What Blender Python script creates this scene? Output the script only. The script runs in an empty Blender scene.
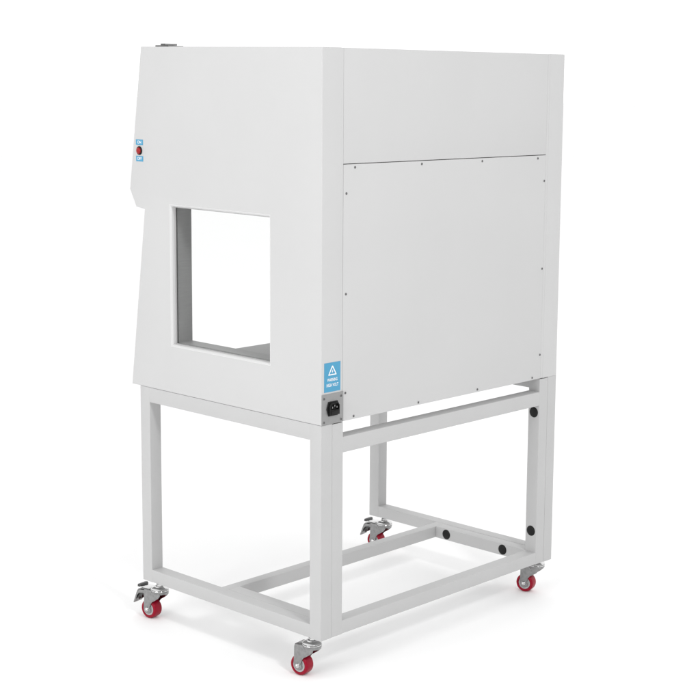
import bpy, bmesh, math
from mathutils import Matrix, Vector
S = bpy.context.scene
R = math.radians

# ------------------------------------------------------------------ camera
G = 0.099                                   # underside of the stand above the floor
cd = bpy.data.cameras.new("camera")
cam = bpy.data.objects.new("camera", cd)
S.collection.objects.link(cam)
cam.location = (-2.38212, -2.44537, 1.27776 + G)
cam.rotation_euler = (1.41368, -0.01527, -0.84739)
cd.sensor_fit = 'HORIZONTAL'
cd.sensor_width = 36
cd.lens = 1570.82 * 36 / 700
cd.shift_x = (350 - 442.115) / 700
cd.shift_y = (321.929 - 350) / 700
cd.clip_start = 0.05
cd.clip_end = 200
S.camera = cam

# ------------------------------------------------------------------ studio light
WORLD, DIM = 1.24, 0.4
w = bpy.data.worlds.new("World")
S.world = w
w.use_nodes = True
nt = w.node_tree
bg = nt.nodes['Background']
bg.inputs['Color'].default_value = (1, 1, 1, 1)
bg.inputs['Strength'].default_value = WORLD
# white studio all round, with an added dimming behind the camera for dark reflections in metal
tc = nt.nodes.new('ShaderNodeTexCoord')
dot = nt.nodes.new('ShaderNodeVectorMath')
dot.operation = 'DOT_PRODUCT'
dot.inputs[1].default_value = (-0.749, -0.662, 0.0)
ramp = nt.nodes.new('ShaderNodeMapRange')
ramp.interpolation_type = 'SMOOTHSTEP'
ramp.inputs['From Min'].default_value = 0.25
ramp.inputs['From Max'].default_value = 0.8
ramp.inputs['To Min'].default_value = 1.0
ramp.inputs['To Max'].default_value = DIM
nt.links.new(tc.outputs['Generated'], dot.inputs[0])
nt.links.new(dot.outputs['Value'], ramp.inputs['Value'])
nt.links.new(ramp.outputs['Result'], bg.inputs['Color'])

def area(name, loc, target, size, power, size_y=None):
    l = bpy.data.lights.new(name, 'AREA')
    l.energy = power
    l.shape = 'RECTANGLE'
    l.size = size
    l.size_y = size_y or size
    o = bpy.data.objects.new(name, l)
    S.collection.objects.link(o)
    o.location = loc
    d = Vector(target) - Vector(loc)
    o.rotation_euler = d.to_track_quat('-Z', 'Y').to_euler()
    return o

area("key_softbox", (-0.9, -3.4, 3.3), (0.4, 0.3, 0.2), 0.5, 60)
area("side_softbox", (-4.2, 0.1, 1.9), (0.0, 0.3, 0.7), 2.4, 75)
S.view_settings.view_transform = 'Standard'
S.view_settings.look = 'None'
S.view_settings.exposure = 0
S.view_settings.gamma = 1
S.view_settings.use_curve_mapping = False
S.cycles.max_bounces = 12
S.cycles.transparent_max_bounces = 12

# ------------------------------------------------------------------ materials
def mat(name, col, rough=0.5, metal=0.0, spec=0.5, bump=0.0, bscale=600.0, var=0.0, vscale=6.0, stretch=None, coat=0.0):
    m = bpy.data.materials.new(name)
    m.use_nodes = True
    n, l = m.node_tree.nodes, m.node_tree.links
    p = n['Principled BSDF']
    p.inputs['Base Color'].default_value = (*col, 1)
    p.inputs['Roughness'].default_value = rough
    p.inputs['Metallic'].default_value = metal
    p.inputs['Specular IOR Level'].default_value = spec
    p.inputs['Coat Weight'].default_value = coat
    tc = n.new('ShaderNodeTexCoord')
    mp = n.new('ShaderNodeMapping')
    l.new(tc.outputs['Object'], mp.inputs['Vector'])
    if stretch:
        mp.inputs['Scale'].default_value = stretch
    if bump:
        t = n.new('ShaderNodeTexNoise')
        t.inputs['Scale'].default_value = bscale
        t.inputs['Detail'].default_value = 3
        l.new(mp.outputs[0], t.inputs['Vector'])
        b = n.new('ShaderNodeBump')
        b.inputs['Strength'].default_value = bump
        b.inputs['Distance'].default_value = 0.001
        l.new(t.outputs['Fac'], b.inputs['Height'])
        l.new(b.outputs[0], p.inputs['Normal'])
    if var:
        t = n.new('ShaderNodeTexNoise')
        t.inputs['Scale'].default_value = vscale
        t.inputs['Detail'].default_value = 4
        l.new(mp.outputs[0], t.inputs['Vector'])
        mr = n.new('ShaderNodeMapRange')
        mr.inputs['From Min'].default_value = 0.3
        mr.inputs['From Max'].default_value = 0.7
        mr.inputs['To Min'].default_value = 1 - var
        mr.inputs['To Max'].default_value = 1 + var
        l.new(t.outputs['Fac'], mr.inputs['Value'])
        mx = n.new('ShaderNodeMix')
        mx.data_type = 'RGBA'
        mx.blend_type = 'MULTIPLY'
        mx.inputs['Factor'].default_value = 1
        mx.inputs['A'].default_value = (*col, 1)
        l.new(mr.outputs[0], mx.inputs['B'])
        l.new(mx.outputs['Result'], p.inputs['Base Color'])
        rr = n.new('ShaderNodeMath')
        rr.operation = 'MULTIPLY'
        rr.inputs[1].default_value = rough
        l.new(mr.outputs[0], rr.inputs[0])
        l.new(rr.outputs[0], p.inputs['Roughness'])
    return m

PAINT = mat("white_powder_coat", (0.517, 0.517, 0.517), 0.45, spec=0.35, bump=0.05, bscale=900, var=0.012, vscale=4)
FRAMEP = mat("frame_powder_coat", (0.47, 0.47, 0.47), 0.5, spec=0.35, bump=0.12, bscale=700, var=0.015, vscale=9)
STEEL = mat("brushed_steel", (0.33, 0.33, 0.33), 0.55, metal=0.2, bump=0.08, bscale=60, var=0.05, vscale=30, stretch=(1, 1, 14))
PLATE = mat("grey_metal_plate", (0.29, 0.29, 0.29), 0.45, metal=0.6, bump=0.05, bscale=500, var=0.04, vscale=60)
CHROME = mat("zinc_plated_steel", (0.30, 0.30, 0.30), 0.2, metal=1.0, bump=0.12, bscale=140, var=0.14, vscale=110)  # mottled base colour stands in for contrast of reflections
BRIGHT = mat("zinc_highlight", (0.62, 0.62, 0.62), 0.14, metal=1.0, bump=0.03, bscale=250)  # paler copy of the zinc, highlights painted into its colour
DARKSTEEL = mat("dark_plated_steel", (0.09, 0.09, 0.09), 0.35, metal=0.9, var=0.05, vscale=100)
SCREW = mat("screw_metal", (0.16, 0.16, 0.16), 0.35, metal=0.8)
RED = mat("red_polyurethane", (0.275, 0.004, 0.020), 0.3, spec=0.18, bump=0.03, bscale=300, var=0.06, vscale=80)
HUB = mat("grey_nylon_hub", (0.42, 0.42, 0.42), 0.45, var=0.04, vscale=90)
BLACK = mat("black_plastic", (0.006, 0.006, 0.006), 0.5, spec=0.25, bump=0.06, bscale=900, var=0.05, vscale=50)
BEZEL = mat("dark_bezel", (0.008, 0.007, 0.007), 0.35, spec=0.2)
BUTTON = mat("red_button", (0.30, 0.008, 0.010), 0.3, spec=0.3)
BLUE = mat("blue_sticker", (0.052, 0.28, 0.46), 0.4, var=0.015, vscale=40)
WHITE = mat("white_print", (0.82, 0.82, 0.82), 0.5)
GASKET = mat("grey_gasket", (0.42, 0.42, 0.42), 0.6)
TRIM = mat("highlight_window_trim", (0.63, 0.63, 0.63), 0.35)  # paler than the wall paint: the lip's highlight is put into the colour
WORKTOP = mat("satin_steel_worktop", (0.22, 0.22, 0.22), 0.5, metal=0.25, bump=0.08, bscale=60, var=0.05, vscale=30, stretch=(1, 14, 1))
FLOOR = mat("white_studio_floor", (0.90, 0.90, 0.90), 0.7, spec=0.2, var=0.004, vscale=2)

GLASS = bpy.data.materials.new("clear_glass")
GLASS.use_nodes = True
n, l = GLASS.node_tree.nodes, GLASS.node_tree.links
n.remove(n['Principled BSDF'])
tr = n.new('ShaderNodeBsdfTransparent')
tr.inputs['Color'].default_value = (0.995, 0.998, 0.996, 1)
gl = n.new('ShaderNodeBsdfGlossy')
gl.inputs['Roughness'].default_value = 0.02
mx = n.new('ShaderNodeMixShader')
mx.inputs[0].default_value = 0.02
l.new(tr.outputs[0], mx.inputs[1])
l.new(gl.outputs[0], mx.inputs[2])
l.new(mx.outputs[0], n['Material Output'].inputs['Surface'])

# ------------------------------------------------------------------ helpers
def link_mesh(name, me, m, parent=None):
    me.name = name
    me.materials.clear()
    me.materials.append(m)
    for p in me.polygons:
        p.use_smooth = True
    me.set_sharp_from_angle(angle=R(32))
    o = bpy.data.objects.new(name, me)
    S.collection.objects.link(o)
    if parent:
        o.parent = parent
        o.matrix_parent_inverse = Matrix.Identity(4)
    return o

def obj(name, bm, m, parent=None, origin=(0, 0, 0)):
    """one mesh object; coordinates in bm are local to the parent"""
    bmesh.ops.recalc_face_normals(bm, faces=bm.faces)
    me = bpy.data.meshes.new(name)
    o_ = Vector(origin)
    if o_.length:
        bmesh.ops.translate(bm, vec=-o_, verts=bm.verts)
    bm.to_mesh(me)
    bm.free()
    o = link_mesh(name, me, m, parent)
    o.location = o_
    return o

def merge(bm, tmp):
    me = bpy.data.meshes.new("tmp")
    tmp.to_mesh(me)
    tmp.free()
    bm.from_mesh(me)
    bpy.data.meshes.remove(me)
    return bm

def box(bm, x0, x1, y0, y1, z0, z1, r=0.0012, seg=2, along=None, M=None):
    t = bmesh.new()
    bmesh.ops.create_cube(t, size=1)
    bmesh.ops.transform(t, verts=t.verts, matrix=Matrix.Translation(((x0+x1)/2, (y0+y1)/2, (z0+z1)/2)) @ Matrix.Diagonal((x1-x0, y1-y0, z1-z0, 1)))
    if r:
        es = list(t.edges)
        if along is not None:
            es = [e for e in es if abs((e.verts[0].co - e.verts[1].co)[along]) > 1e-6]
        bmesh.ops.bevel(t, geom=es, offset=r, segments=seg, affect='EDGES', profile=0.5)
    if M is not None:
        bmesh.ops.transform(t, verts=t.verts, matrix=M)
    return merge(bm, t)

def lathe(bm, prof, M=None, n=40):
    """prof: list of (radius, height); revolved about local Z"""
    t = bmesh.new()
    rings = []
    for r_, h in prof:
        if r_ < 1e-7:
            rings.append([t.verts.new((0, 0, h))])
        else:
            rings.append([t.verts.new((r_*math.cos(2*math.pi*i/n), r_*math.sin(2*math.pi*i/n), h)) for i in range(n)])
    for a, b in zip(rings, rings[1:]):
        for i in range(n):
            j = (i+1) % n
            if len(a) == 1 and len(b) == 1:
                continue
            if len(a) == 1:
                t.faces.new((a[0], b[i], b[j]))
            elif len(b) == 1:
                t.faces.new((a[i], a[j], b[0]))
            else:
                t.faces.new((a[i], a[j], b[j], b[i]))
    bmesh.ops.recalc_face_normals(t, faces=t.faces)
    if M is not None:
        bmesh.ops.transform(t, verts=t.verts, matrix=M)
    return merge(bm, t)

def slab_mesh(outer, holes, a, b, M, bev=0.0008, res=2):
    """plate with holes: 2D outline filled, extruded from a to b along local Z, edges rounded, mapped by M"""
    cu = bpy.data.curves.new("tmp", 'CURVE')
    cu.dimensions = '2D'
    cu.fill_mode = 'BOTH'
    cu.extrude = abs(b-a)/2 - bev
    cu.bevel_depth = bev
    cu.bevel_resolution = res
    cu.offset = -bev
    for loop in [outer] + list(holes):
        sp = cu.splines.new('POLY')
        sp.points.add(len(loop)-1)
        for p, c in zip(sp.points, loop):
            p.co = (c[0], c[1], 0, 1)
        sp.use_cyclic_u = True
    o = bpy.data.objects.new("tmp", cu)
    me = bpy.data.meshes.new_from_object(o)
    bpy.data.objects.remove(o)
    bpy.data.curves.remove(cu)
    me.transform(M @ Matrix.Translation((0, 0, (a+b)/2)))
    t = bmesh.new()
    t.from_mesh(me)
    bpy.data.meshes.remove(me)
    bmesh.ops.remove_doubles(t, verts=t.verts, dist=1e-6)
    return t

YZX = Matrix(((0, 0, 1, 0), (1, 0, 0, 0), (0, 1, 0, 0), (0, 0, 0, 1)))    # plane (Y,Z), extruded along X
XZY = Matrix(((1, 0, 0, 0), (0, 0, -1, 0), (0, 1, 0, 0), (0, 0, 0, 1)))   # plane (X,Z), extruded along -Y
rect = lambda x0, x1, y0, y1: [(x0, y0), (x1, y0), (x1, y1), (x0, y1)]

def ring(bm, o, i, x0, x1, M):
    """frame between outer rect o at depth x0 and x1 and inner rect i (x0 inner may differ): straight prism ring"""
    t = bmesh.new()
    vo0 = [t.verts.new((p[0], p[1], x0)) for p in o]
    vi0 = [t.verts.new((p[0], p[1], x0)) for p in i]
    vo1 = [t.verts.new((p[0], p[1], x1)) for p in o]
    vi1 = [t.verts.new((p[0], p[1], x1)) for p in i]
    for k in range(4):
        j = (k+1) % 4
        t.faces.new((vo0[k], vo0[j], vi0[j], vi0[k]))
        t.faces.new((vo1[k], vo1[j], vi1[j], vi1[k]))
        t.faces.new((vo0[k], vo0[j], vo1[j], vo1[k]))
        t.faces.new((vi0[k], vi0[j], vi1[j], vi1[k]))
    bmesh.ops.transform(t, verts=t.verts, matrix=M)
    return merge(bm, t)

def text_mesh(body, size, depth):
    cu = bpy.data.curves.new("tmp", 'FONT')
    cu.body = body
    cu.size = size
    cu.extrude = depth
    cu.offset = size*0.008
    cu.align_x = 'CENTER'
    cu.align_y = 'CENTER'
    o = bpy.data.objects.new("tmp", cu)
    me = bpy.data.meshes.new_from_object(o)
    bpy.data.objects.remove(o)
    bpy.data.curves.remove(cu)
    t = bmesh.new()
    t.from_mesh(me)
    bpy.data.meshes.remove(me)
    return t

def thing(name, label, cat, loc):
    o = bpy.data.objects.new(name, None)
    o.empty_display_size = 0.1
    S.collection.objects.link(o)
    o.location = loc
    o['label'] = label
    o['category'] = cat
    return o

# ------------------------------------------------------------------ floor
bm = bmesh.new()
bmesh.ops.create_grid(bm, x_segments=1, y_segments=1, size=60)
f = obj('floor', bm, FLOOR)
f['kind'] = 'structure'

# ------------------------------------------------------------------ dimensions (metres, from the near rear corner)
W, DF = 0.8568, 0.6429
TS, TY = 0.0342, 0.0362
TX = 2*TS + 0.0003
HR = 0.0323
HB, HT = 0.5, 1.3294

# ------------------------------------------------------------------ stand
stand = thing('rolling_stand', 'white square-tube stand on four red-wheeled casters under the cabinet', 'stand', (0, 0, G))
E = 0.0003
RT = 0.0010

def tube(name, x0, x1, y0, y1, z0, z1, ax):
    b = bmesh.new()
    box(b, x0, x1, y0, y1, z0, z1, RT, 3, along=ax)
    return obj(name, b, FRAMEP, stand, ((x0+x1)/2, (y0+y1)/2, (z0+z1)/2))

for x0 in (0, W-TS):
    tube('leg', x0, x0+TS, 0, TY, 0, HB, 2)
    tube('leg', x0, x0+TS, DF-TY, DF, 0, HB, 2)
    tube('side_rail', x0+E, x0+TS-E, TY-0.002, DF-TY+0.002, E, HR, 1)
    tube('side_rail', x0+E, x0+TS-E, TY-0.002, DF-TY+0.002, HB-0.0372, HB-E, 1)
for x0, x1 in ((TS+0.0001, TX), (W-TX, W-TS-0.0001)):
    tube('rear_post', x0, x1, E, TY-E, E*2, HB-0.0016, 2)
    tube('inner_rail', x0+E, x1-E, TY-0.002, 0.3525, E*2, HR-E, 1)
tube('rear_rail', TX-0.002, W-TX+0.002, 2*E, TY-2*E, E*3, HR, 0)
tube('rear_rail', TX-0.002, W-TX+0.002, 2*E, TY-2*E, 0.4284, 0.4646, 0)
tube('cross_rail', TS-0.001, W-TS+0.001, 0.3531, 0.3815, E*2, HR-2*E, 0)

for y, z in ((0.3133, 0.0165), (0.1129, 0.0168), (0.0178, 0.0892), (0.0178, 0.4086)):
    b = bmesh.new()
    X = W-TX+E
    M = Matrix.Translation((X, y, z)) @ Matrix.Rotation(R(-90), 4, 'Y')
    lathe(b, [(0, 0.0026), (0.0085, 0.0024), (0.0125, 0.0016), (0.0138, 0.0004), (0.0138, -0.0006), (0, -0.0006)], M, 32)
    obj('hole_plug', b, BLACK, stand, (X, y, z))

def caster(loc, angle, brake):
    """stem at the origin under the tube; the wheel trails along local +y, axle along local x"""
    Zc, T, RW = -0.0747, 0.0288, 0.0243
    YZ = YZX
    b = bmesh.new()
    cheek = [(-0.0125, -0.0235), (0.0375, -0.0235), (0.0390, -0.030), (0.0395, -0.052), (0.0410, -0.070)]
    cheek += [(T + 0.0105*math.cos(a), Zc + 0.0105*math.sin(a)) for a in [R(-k*20) for k in range(0, 10)]]
    cheek += [(0.0210, -0.070), (0.0180, -0.061), (0.0120, -0.053), (0.002, -0.047), (-0.007, -0.041), (-0.0135, -0.034), (-0.0150, -0.027)]
    for s in (-1, 1):
        xa, xb = sorted((s*0.0150, s*0.0170))
        merge(b, slab_mesh(cheek, [], xa, xb, YZ, 0.0004, 1))
    box(b, -0.0170, 0.0170, -0.0100, 0.0378, -0.0250, -0.0228, 0.0009, 2)
    lathe(b, [(0, -0.0226), (0.0215, -0.0226), (0.0222, -0.0234), (0.0222, -0.0262), (0.0200, -0.0300), (0.0170, -0.0310), (0, -0.0310)], None, 48)
    fork = obj('caster', b, CHROME, stand)
    fork.location = loc
    fork.rotation_euler = (0, 0, angle)
    b = bmesh.new()
    lathe(b, [(0, 0.001), (0.0052, 0.001), (0.0052, -0.006), (0.0085, -0.006), (0.0085, -0.0105), (0.006, -0.0105), (0.006, -0.012), (0, -0.012)], None, 6)
    obj('stem_nut', b, BRIGHT, fork)
    b = bmesh.new()
    lathe(b, [(0, -0.0105), (0.011, -0.0108), (0.0125, -0.013), (0.019, -0.0145), (0.0220, -0.0162), (0.0228, -0.0175), (0.0222, -0.0186), (0.0200, -0.0188),
              (0.0200, -0.0196), (0.0224, -0.0200), (0.0230, -0.0212), (0.0224, -0.0224), (0.0, -0.0225)], None, 48)
    obj('swivel_plate', b, BRIGHT, fork)
    AX = Matrix.Translation((0, T, Zc)) @ Matrix.Rotation(R(90), 4, 'Y')
    b = bmesh.new()
    arc = [R(a) for a in (0, 18, 36, 54, 72, 90)]
    sr, sw = 0.0046, 0.0138
    side = [(RW - sr + sr*math.sin(a), sw - sr + sr*math.cos(a)) for a in arc]
    prof = [(0.0165, 0.0122), (0.0178, 0.0136)] + side + [(RW + 0.0001, 0.0)] + [(r_, -h) for r_, h in reversed(side)]
    prof += [(0.0178, -0.0136), (0.0165, -0.0122), (0.0160, -0.008), (0.0160, 0.008), (0.0165, 0.0122)]
    lathe(b, prof, AX, 56)
    obj('tyre', b, RED, fork)
    b = bmesh.new()
    lathe(b, [(0, -0.0145), (0.0062, -0.0145), (0.0066, -0.0128), (0.0105, -0.0112), (0.0135, -0.0128), (0.0163, -0.0124), (0.0163, 0.0124), (0.0135, 0.0128), (0.0105, 0.0112),
              (0.0066, 0.0128), (0.0062, 0.0145), (0, 0.0145)], AX, 40)
    obj('hub', b, HUB, fork)
    b = bmesh.new()
    for s in (-1, 1):
        lathe(b, [(0, 0.0222), (0.003, 0.0217), (0.0050, 0.0202), (0.0058, 0.0184), (0.0060, 0.0168), (0, 0.0168)], AX @ Matrix.Rotation(0 if s > 0 else R(180), 4, 'X'), 24)
    lathe(b, [(0, 0.0168), (0.0030, 0.0168), (0.0030, -0.0168), (0, -0.0168)], AX, 16)
    obj('axle_bolt', b, BRIGHT, fork)
    if brake:
        b = bmesh.new()
        # bent strap that reaches past the fork and turns down beside the tyre, with narrow side tabs
        sh = lambda pts: [(y - 0.0035, z) for y, z in pts]
        prof = sh([(0.026, -0.0222), (0.052, -0.0222), (0.064, -0.0262), (0.0690, -0.0320), (0.0820, -0.0650), (0.0795, -0.0660), (0.0665, -0.0335), (0.0625, -0.0285), (0.052, -0.0246), (0.026, -0.0246)])
        merge(b, slab_mesh(prof, [], -0.0145, 0.0145, YZ, 0.0005, 1))
        for s in (-1, 1):
            merge(b, slab_mesh(sh([(0.0345, -0.0250), (0.0600, -0.0280), (0.0670, -0.0340), (0.0800, -0.0655), (0.0755, -0.0590), (0.0715, -0.0520), (0.0680, -0.0440), (0.0620, -0.0375), (0.0500, -0.0345), (0.0345, -0.0370)]), [],
                               *sorted((s*0.0142, s*0.0155)), YZ, 0.0003, 1))
        obj('brake_shoe', b, CHROME, fork)
        b = bmesh.new()
        merge(b, slab_mesh(sh([(0.0480, -0.0270), (0.0660, -0.0345), (0.0750, -0.0570), (0.0695, -0.0500), (0.0660, -0.0560), (0.0620, -0.0455), (0.0570, -0.0510), (0.0530, -0.0400), (0.0480, -0.0430)]), [],
                           -0.0115, 0.0115, YZ, 0.0004, 1))
        obj('brake_pad', b, DARKSTEEL, fork)
        b = bmesh.new()
        # tread plate of the brake, its raised end dark
        prof = sh([(0.022, -0.0200), (0.030, -0.0192), (0.0580, -0.0192), (0.0580, -0.0212), (0.022, -0.0214)])
        merge(b, slab_mesh(prof, [], -0.0135, 0.0135, YZ, 0.0004, 1))
        obj('brake_pedal', b, BRIGHT, fork)
        b = bmesh.new()
        merge(b, slab_mesh(sh([(0.0560, -0.0190), (0.0575, -0.0148), (0.0600, -0.0140), (0.0665, -0.0150), (0.0672, -0.0215), (0.0582, -0.0215), (0.0582, -0.0190)]), [], -0.0140, 0.0140, YZ, 0.0005, 1))
        obj('pedal_tip', b, DARKSTEEL, fork)
    return fork

caster((0.017, 0.045, 0), R(9), False)
caster((0.017, 0.598, 0), R(8), True)
caster((0.846, 0.041, 0), R(14), False)
caster((0.840, 0.598, 0), R(7), True)

# ------------------------------------------------------------------ cabinet
CX, CY = W/2, 0.32
cab = thing('clean_bench_cabinet', 'white laminar flow cabinet with square side window standing on the stand', 'laboratory cabinet', (0, 0, G + HB))
HBz, HTz = 0.0004, HT-HB                  # local heights
T = 0.0585
z_ = lambda z: z - HB
PROF = [(0, HBz), (0.6752, HBz), (0.6154, z_(0.9404)), (0.6481, z_(0.9443)), (0.6718, z_(0.9863)), (0.6218, HTz), (0, HTz)]
WIN = (0.166, 0.520, z_(0.6143), z_(0.9581))

for side in (0, 1):
    fx = (lambda x: x) if side == 0 else (lambda x: W - x)
    ab = lambda a, b: sorted((fx(a), fx(b)))
    b = slab_mesh(PROF, [rect(*WIN)], *ab(0, T), YZX, 0.0012, 2)
    xa, xb = ab(T - 0.0005, 0.0652 if side == 0 else W - 0.7897)
    box(b, xa, xb, 0.0006, 0.022, HBz + 0.0005, HTz - 0.0006, 0.0004, 1)
    wall = obj('side_panel', b, PAINT, cab)
    # window: chamfered lip with its highlight in the colour, gasket, pane, steel reveal
    y0, y1, a0, a1 = WIN
    b = bmesh.new()
    inset = lambda d: rect(y0+d, y1-d, a0+d, a1-d)
    t = bmesh.new()
    loops = []
    for d, x in ((-0.0006, 0.0002), (-0.0003, -0.0004), (0.0006, -0.0005), (0.0040, 0.0030), (0.0046, 0.0040), (0.0052, 0.0100), (0.0006, 0.0100), (0.0006, 0.0002)):
        loops.append([t.verts.new((fx(x), p[0], p[1])) for p in inset(d)])
    for q in range(len(loops)):
        A, B = loops[q], loops[(q+1) % len(loops)]
        for k in range(4):
            j = (k+1) % 4
            t.faces.new((A[k], A[j], B[j], B[k]))
    merge(b, t)
    obj('window_frame', b, TRIM, wall)
    b = bmesh.new()
    g0, g1 = rect(y0+0.001, y1-0.001, a0+0.001, a1-0.001), rect(y0+0.0085, y1-0.0085, a0+0.0072, a1-0.0072)
    ring(b, g0, g1, fx(0.0103), fx(0.0125), YZX)
    obj('gasket', b, GASKET, wall)
    b = bmesh.new()
    box(b, *ab(0.0128, 0.0165), y0+0.002, y1-0.002, a0+0.002, a1-0.002, 0)
    obj('pane', b, GLASS, wall)
    b = bmesh.new()
    ring(b, rect(y0+0.0006, y1-0.0006, a0+0.0006, a1-0.0006), rect(y0+0.0092, y1-0.0092, a0+0.0088, a1-0.0078), fx(0.0168), fx(T), YZX)
    obj('window_reveal', b, STEEL, wall)
    if side == 0:
        # push button and its two small blue stickers
        b = bmesh.new()
        MB = Matrix.Translation((0, 0.6325, z_(1.0812))) @ Matrix.Rotation(R(-90), 4, 'Y')
        lathe(b, [(0, 0.0022), (0.0080, 0.0022), (0.0090, 0.0026), (0.0102, 0.0020), (0.0107, 0.0006), (0.0107, -0.001), (0, -0.001)], MB, 36)
        bz = obj('button_bezel', b, BEZEL, wall)
        b = bmesh.new()
        lathe(b, [(0, 0.0062), (0.0035, 0.0060), (0.0062, 0.0053), (0.0076, 0.0040), (0.0079, 0.0028), (0.0079, 0.0018), (0, 0.0018)], MB, 36)
        obj('push_button', b, BUTTON, wall)
        for zc, word in ((z_(1.1013), 'ON'), (z_(1.0617), 'OFF')):
            b = bmesh.new()
            box(b, -0.0005, 0.0003, 0.6319-0.0135, 0.6319+0.0135, zc-0.0066, zc+0.0066, 0)
            stk = obj('sticker', b, BLUE, wall)
            t = text_mesh(word, 0.0098, 0.00012)
            # on the -X face: reading direction runs towards -Y
            bmesh.ops.transform(t, verts=t.verts, matrix=Matrix.Translation((-0.00065, 0.6319, zc)) @ Matrix(((0, 0, -1, 0), (-1, 0, 0, 0), (0, 1, 0, 0), (0, 0, 0, 1))))
            obj('lettering', t, WHITE, stk)

SX0, SX1, SZ = 0.0654, 0.7895, z_(1.0772)
# upper rear panel, slightly behind the corner flanges
b = bmesh.new()
box(b, SX0, SX1, 0.0006, 0.020, SZ+0.0008, HTz-0.0003, 0.0006, 2)
obj('upper_rear_panel', b, PAINT, cab)
b = bmesh.new()
box(b, SX0+0.0002, SX1-0.0002, 0.0002, 0.016, HBz+0.0002, SZ-0.0008, 0.0007, 2)
rp = obj('rear_access_panel', b, PAINT, cab)
scr = [(0.1015, 1.0693), (0.3211, 1.0696), (0.5387, 1.0693), (0.7565, 1.0692), (0.0749, 1.0127), (0.0749, 0.7888), (0.0749, 0.5646),
       (0.7862, 1.0117), (0.7858, 0.7871), (0.7853, 0.5632), (0.1018, 0.5075), (0.3199, 0.5066), (0.5364, 0.5072), (0.755, 0.5068)]
screw_me = None
for x, z in scr:
    loc = (x if 0.08 < x < 0.78 else (0.0749 if x < 0.4 else 0.7850), 0.0002, z_(z))
    if screw_me is None:
        b = bmesh.new()
        lathe(b, [(0, 0.0006), (0.0007, 0.0006), (0.0009, 0.0014), (0.0018, 0.0013), (0.0027, 0.0007), (0.0030, 0.0), (0.0030, -0.002), (0, -0.002)], Matrix.Rotation(R(90), 4, 'X'), 20)
        s = obj('screw', b, SCREW, rp)
        screw_me = s.data
    else:
        s = bpy.data.objects.new('screw', screw_me)
        S.collection.objects.link(s)
        s.parent = rp
    s.location = loc

# right flange of the rear, closes the back up to the far side wall
# roof, hood front, base, chamber
b = bmesh.new()
box(b, T+0.0005, W-T-0.0005, 0.021, 0.6205, HTz-0.022, HTz-0.0006, 0.0006, 1)
roof = obj('top_panel', b, PAINT, cab)
b = slab_mesh([(0.6216, HTz-0.001), (0.6714, z_(0.9863)), (0.6478, z_(0.9447)), (0.616, z_(0.9408)), (0.600, z_(0.965)), (0.598, HTz-0.023), (0.6195, HTz-0.023)], [], T+0.0006, W-T-0.0006, YZX, 0.0006, 1)
obj('hood_front', b, PAINT, cab)
b = bmesh.new()
box(b, T+0.0006, W-T-0.0006, 0.1405, 0.5990, z_(0.965), z_(0.985), 0.0006, 1)
obj('filter_ceiling', b, STEEL, cab)
b = bmesh.new()
box(b, T+0.0006, W-T-0.0006, 0.135, 0.140, z_(0.5565), HTz-0.024, 0.0006, 1)
obj('chamber_back', b, STEEL, cab)
b = bmesh.new()
box(b, T+0.0006, W-T-0.0006, 0.019, 0.638, HBz+0.0004, z_(0.5515), 0.0006, 1)
obj('base_tray', b, PAINT, cab)
b = bmesh.new()
box(b, T+0.0008, W-T-0.0008, 0.1408, 0.640, z_(0.5520), z_(0.5560), 0.0008, 2)
obj('work_surface', b, WORKTOP, cab)
# catch plate on the roof near the front edge
b = bmesh.new()
box(b, 0.031, 0.054, 0.586, 0.606, HTz+0.0002, HTz+0.0040, 0.0008, 2)
box(b, 0.0445, 0.0470, 0.589, 0.603, HTz+0.0036, HTz+0.0084, 0.0008, 2)
lt = obj('roof_catch', b, SCREW, cab)
b = bmesh.new()
box(b, 0.0543, 0.100, 0.584, 0.608, HTz+0.0002, HTz+0.0036, 0.0008, 2)
box(b, 0.0473, 0.084, 0.588, 0.604, HTz+0.0040, HTz+0.0086, 0.0010, 2)
obj('catch_plate', b, PLATE, lt)

# warning sticker on the near rear corner
LX0, LX1, LZ0, LZ1 = 0.0083, 0.0585, z_(0.5741), z_(0.6402)
b = bmesh.new()
box(b, LX0, LX1, -0.0005, 0.0004, LZ0, LZ1, 0)
sk = obj('warning_sticker', b, BLUE, cab)
lc = (LX0+LX1)/2
b = bmesh.new()
def tri(c, zb, h, wd, k):
    return [(c-wd*k, zb), (c+wd*k, zb), (c, zb+h)]
zb = z_(0.6115)
merge(b, slab_mesh([(lc-0.0125, zb), (lc+0.0125, zb), (lc+0.0122, zb+0.0022), (lc+0.0013, zb+0.0212), (lc-0.0013, zb+0.0212), (lc-0.0122, zb+0.0022)],
                   [[(lc-0.0095, zb+0.0024), (lc+0.0095, zb+0.0024), (lc, zb+0.0180)]], 0.0005, 0.0009, XZY, 0.00003, 0))
merge(b, slab_mesh([(lc+0.0012, zb+0.0125), (lc-0.0022, zb+0.0080), (lc-0.0003, zb+0.0082), (lc-0.0014, zb+0.0040), (lc+0.0024, zb+0.0092), (lc+0.0005, zb+0.0090)], [], 0.0005, 0.0009, XZY, 0.00003, 0))
obj('warning_triangle', b, WHITE, sk)
b = bmesh.new()
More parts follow.
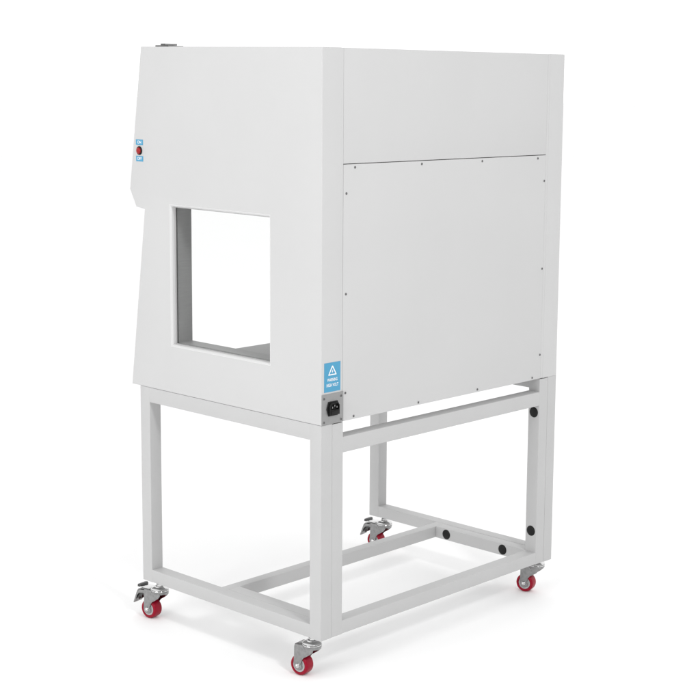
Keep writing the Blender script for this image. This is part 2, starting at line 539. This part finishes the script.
for word, zc, wd in (('WARNING', z_(0.6010), 0.0315), ('HIGH VOLT', z_(0.5890), 0.0365)):
    t = text_mesh(word, 0.0092, 0.00015)
    xs = [v.co.x for v in t.verts]
    k = wd/(max(xs)-min(xs))
    bmesh.ops.transform(t, verts=t.verts, matrix=Matrix.Translation((lc, -0.0007, zc)) @ Matrix(((k, 0, 0, 0), (0, 0, -1, 0), (0, 1.08, 0, 0), (0, 0, 0, 1))))
    merge(b, t)
obj('lettering', b, WHITE, sk)

# mains inlet plate
PX0, PX1, PZ0, PZ1 = 0.0004, 0.0672, 0.0010, z_(0.5699)
pl = obj('inlet_plate', slab_mesh(rect(PX0, PX1, PZ0, PZ1), [], 0.0004, 0.0018, XZY, 0.0004, 1), PLATE, cab)
for x, z in ((0.0065, 0.0610), (0.0600, 0.0610), (0.0600, 0.0075), (0.0065, 0.0070)):
    s = bpy.data.objects.new('screw', screw_me)
    S.collection.objects.link(s)
    s.parent = pl
    s.location = (x, -0.0017, z)
cx, cz = 0.0335, 0.0360
def hexo(w2, h2, c):
    return [(cx-w2, cz), (cx-w2+c, cz+h2), (cx+w2-c, cz+h2), (cx+w2, cz), (cx+w2-c, cz-h2), (cx-w2+c, cz-h2)]
b = slab_mesh(hexo(0.0200, 0.0165, 0.0060), [], 0.0018, 0.0042, XZY, 0.0006, 2)
merge(b, slab_mesh([(cx-0.0150, cz-0.0135), (cx+0.0150, cz-0.0135), (cx+0.0150, cz+0.0075), (cx+0.0105, cz+0.0138), (cx-0.0105, cz+0.0138), (cx-0.0150, cz+0.0075)],
                   [[(cx-0.0128, cz-0.0020), (cx+0.0128, cz-0.0020), (cx+0.0128, cz+0.0070), (cx+0.0092, cz+0.0118), (cx-0.0092, cz+0.0118), (cx-0.0128, cz+0.0070)]],
                   0.0040, 0.0095, XZY, 0.0006, 2))
merge(b, slab_mesh(rect(cx-0.0120, cx+0.0120, cz-0.0118, cz-0.0040), [], 0.0094, 0.0108, XZY, 0.0004, 1))
inl = obj('power_inlet', b, BLACK, pl)
b = bmesh.new()
for dx, dz in ((-0.0070, 0.0035), (0.0070, 0.0035), (0, 0.0070)):
    box(b, cx+dx-0.0010, cx+dx+0.0010, -0.0088, -0.0040, cz+dz-0.0020, cz+dz+0.0020, 0.0003, 1)
obj('pins', b, CHROME, pl)
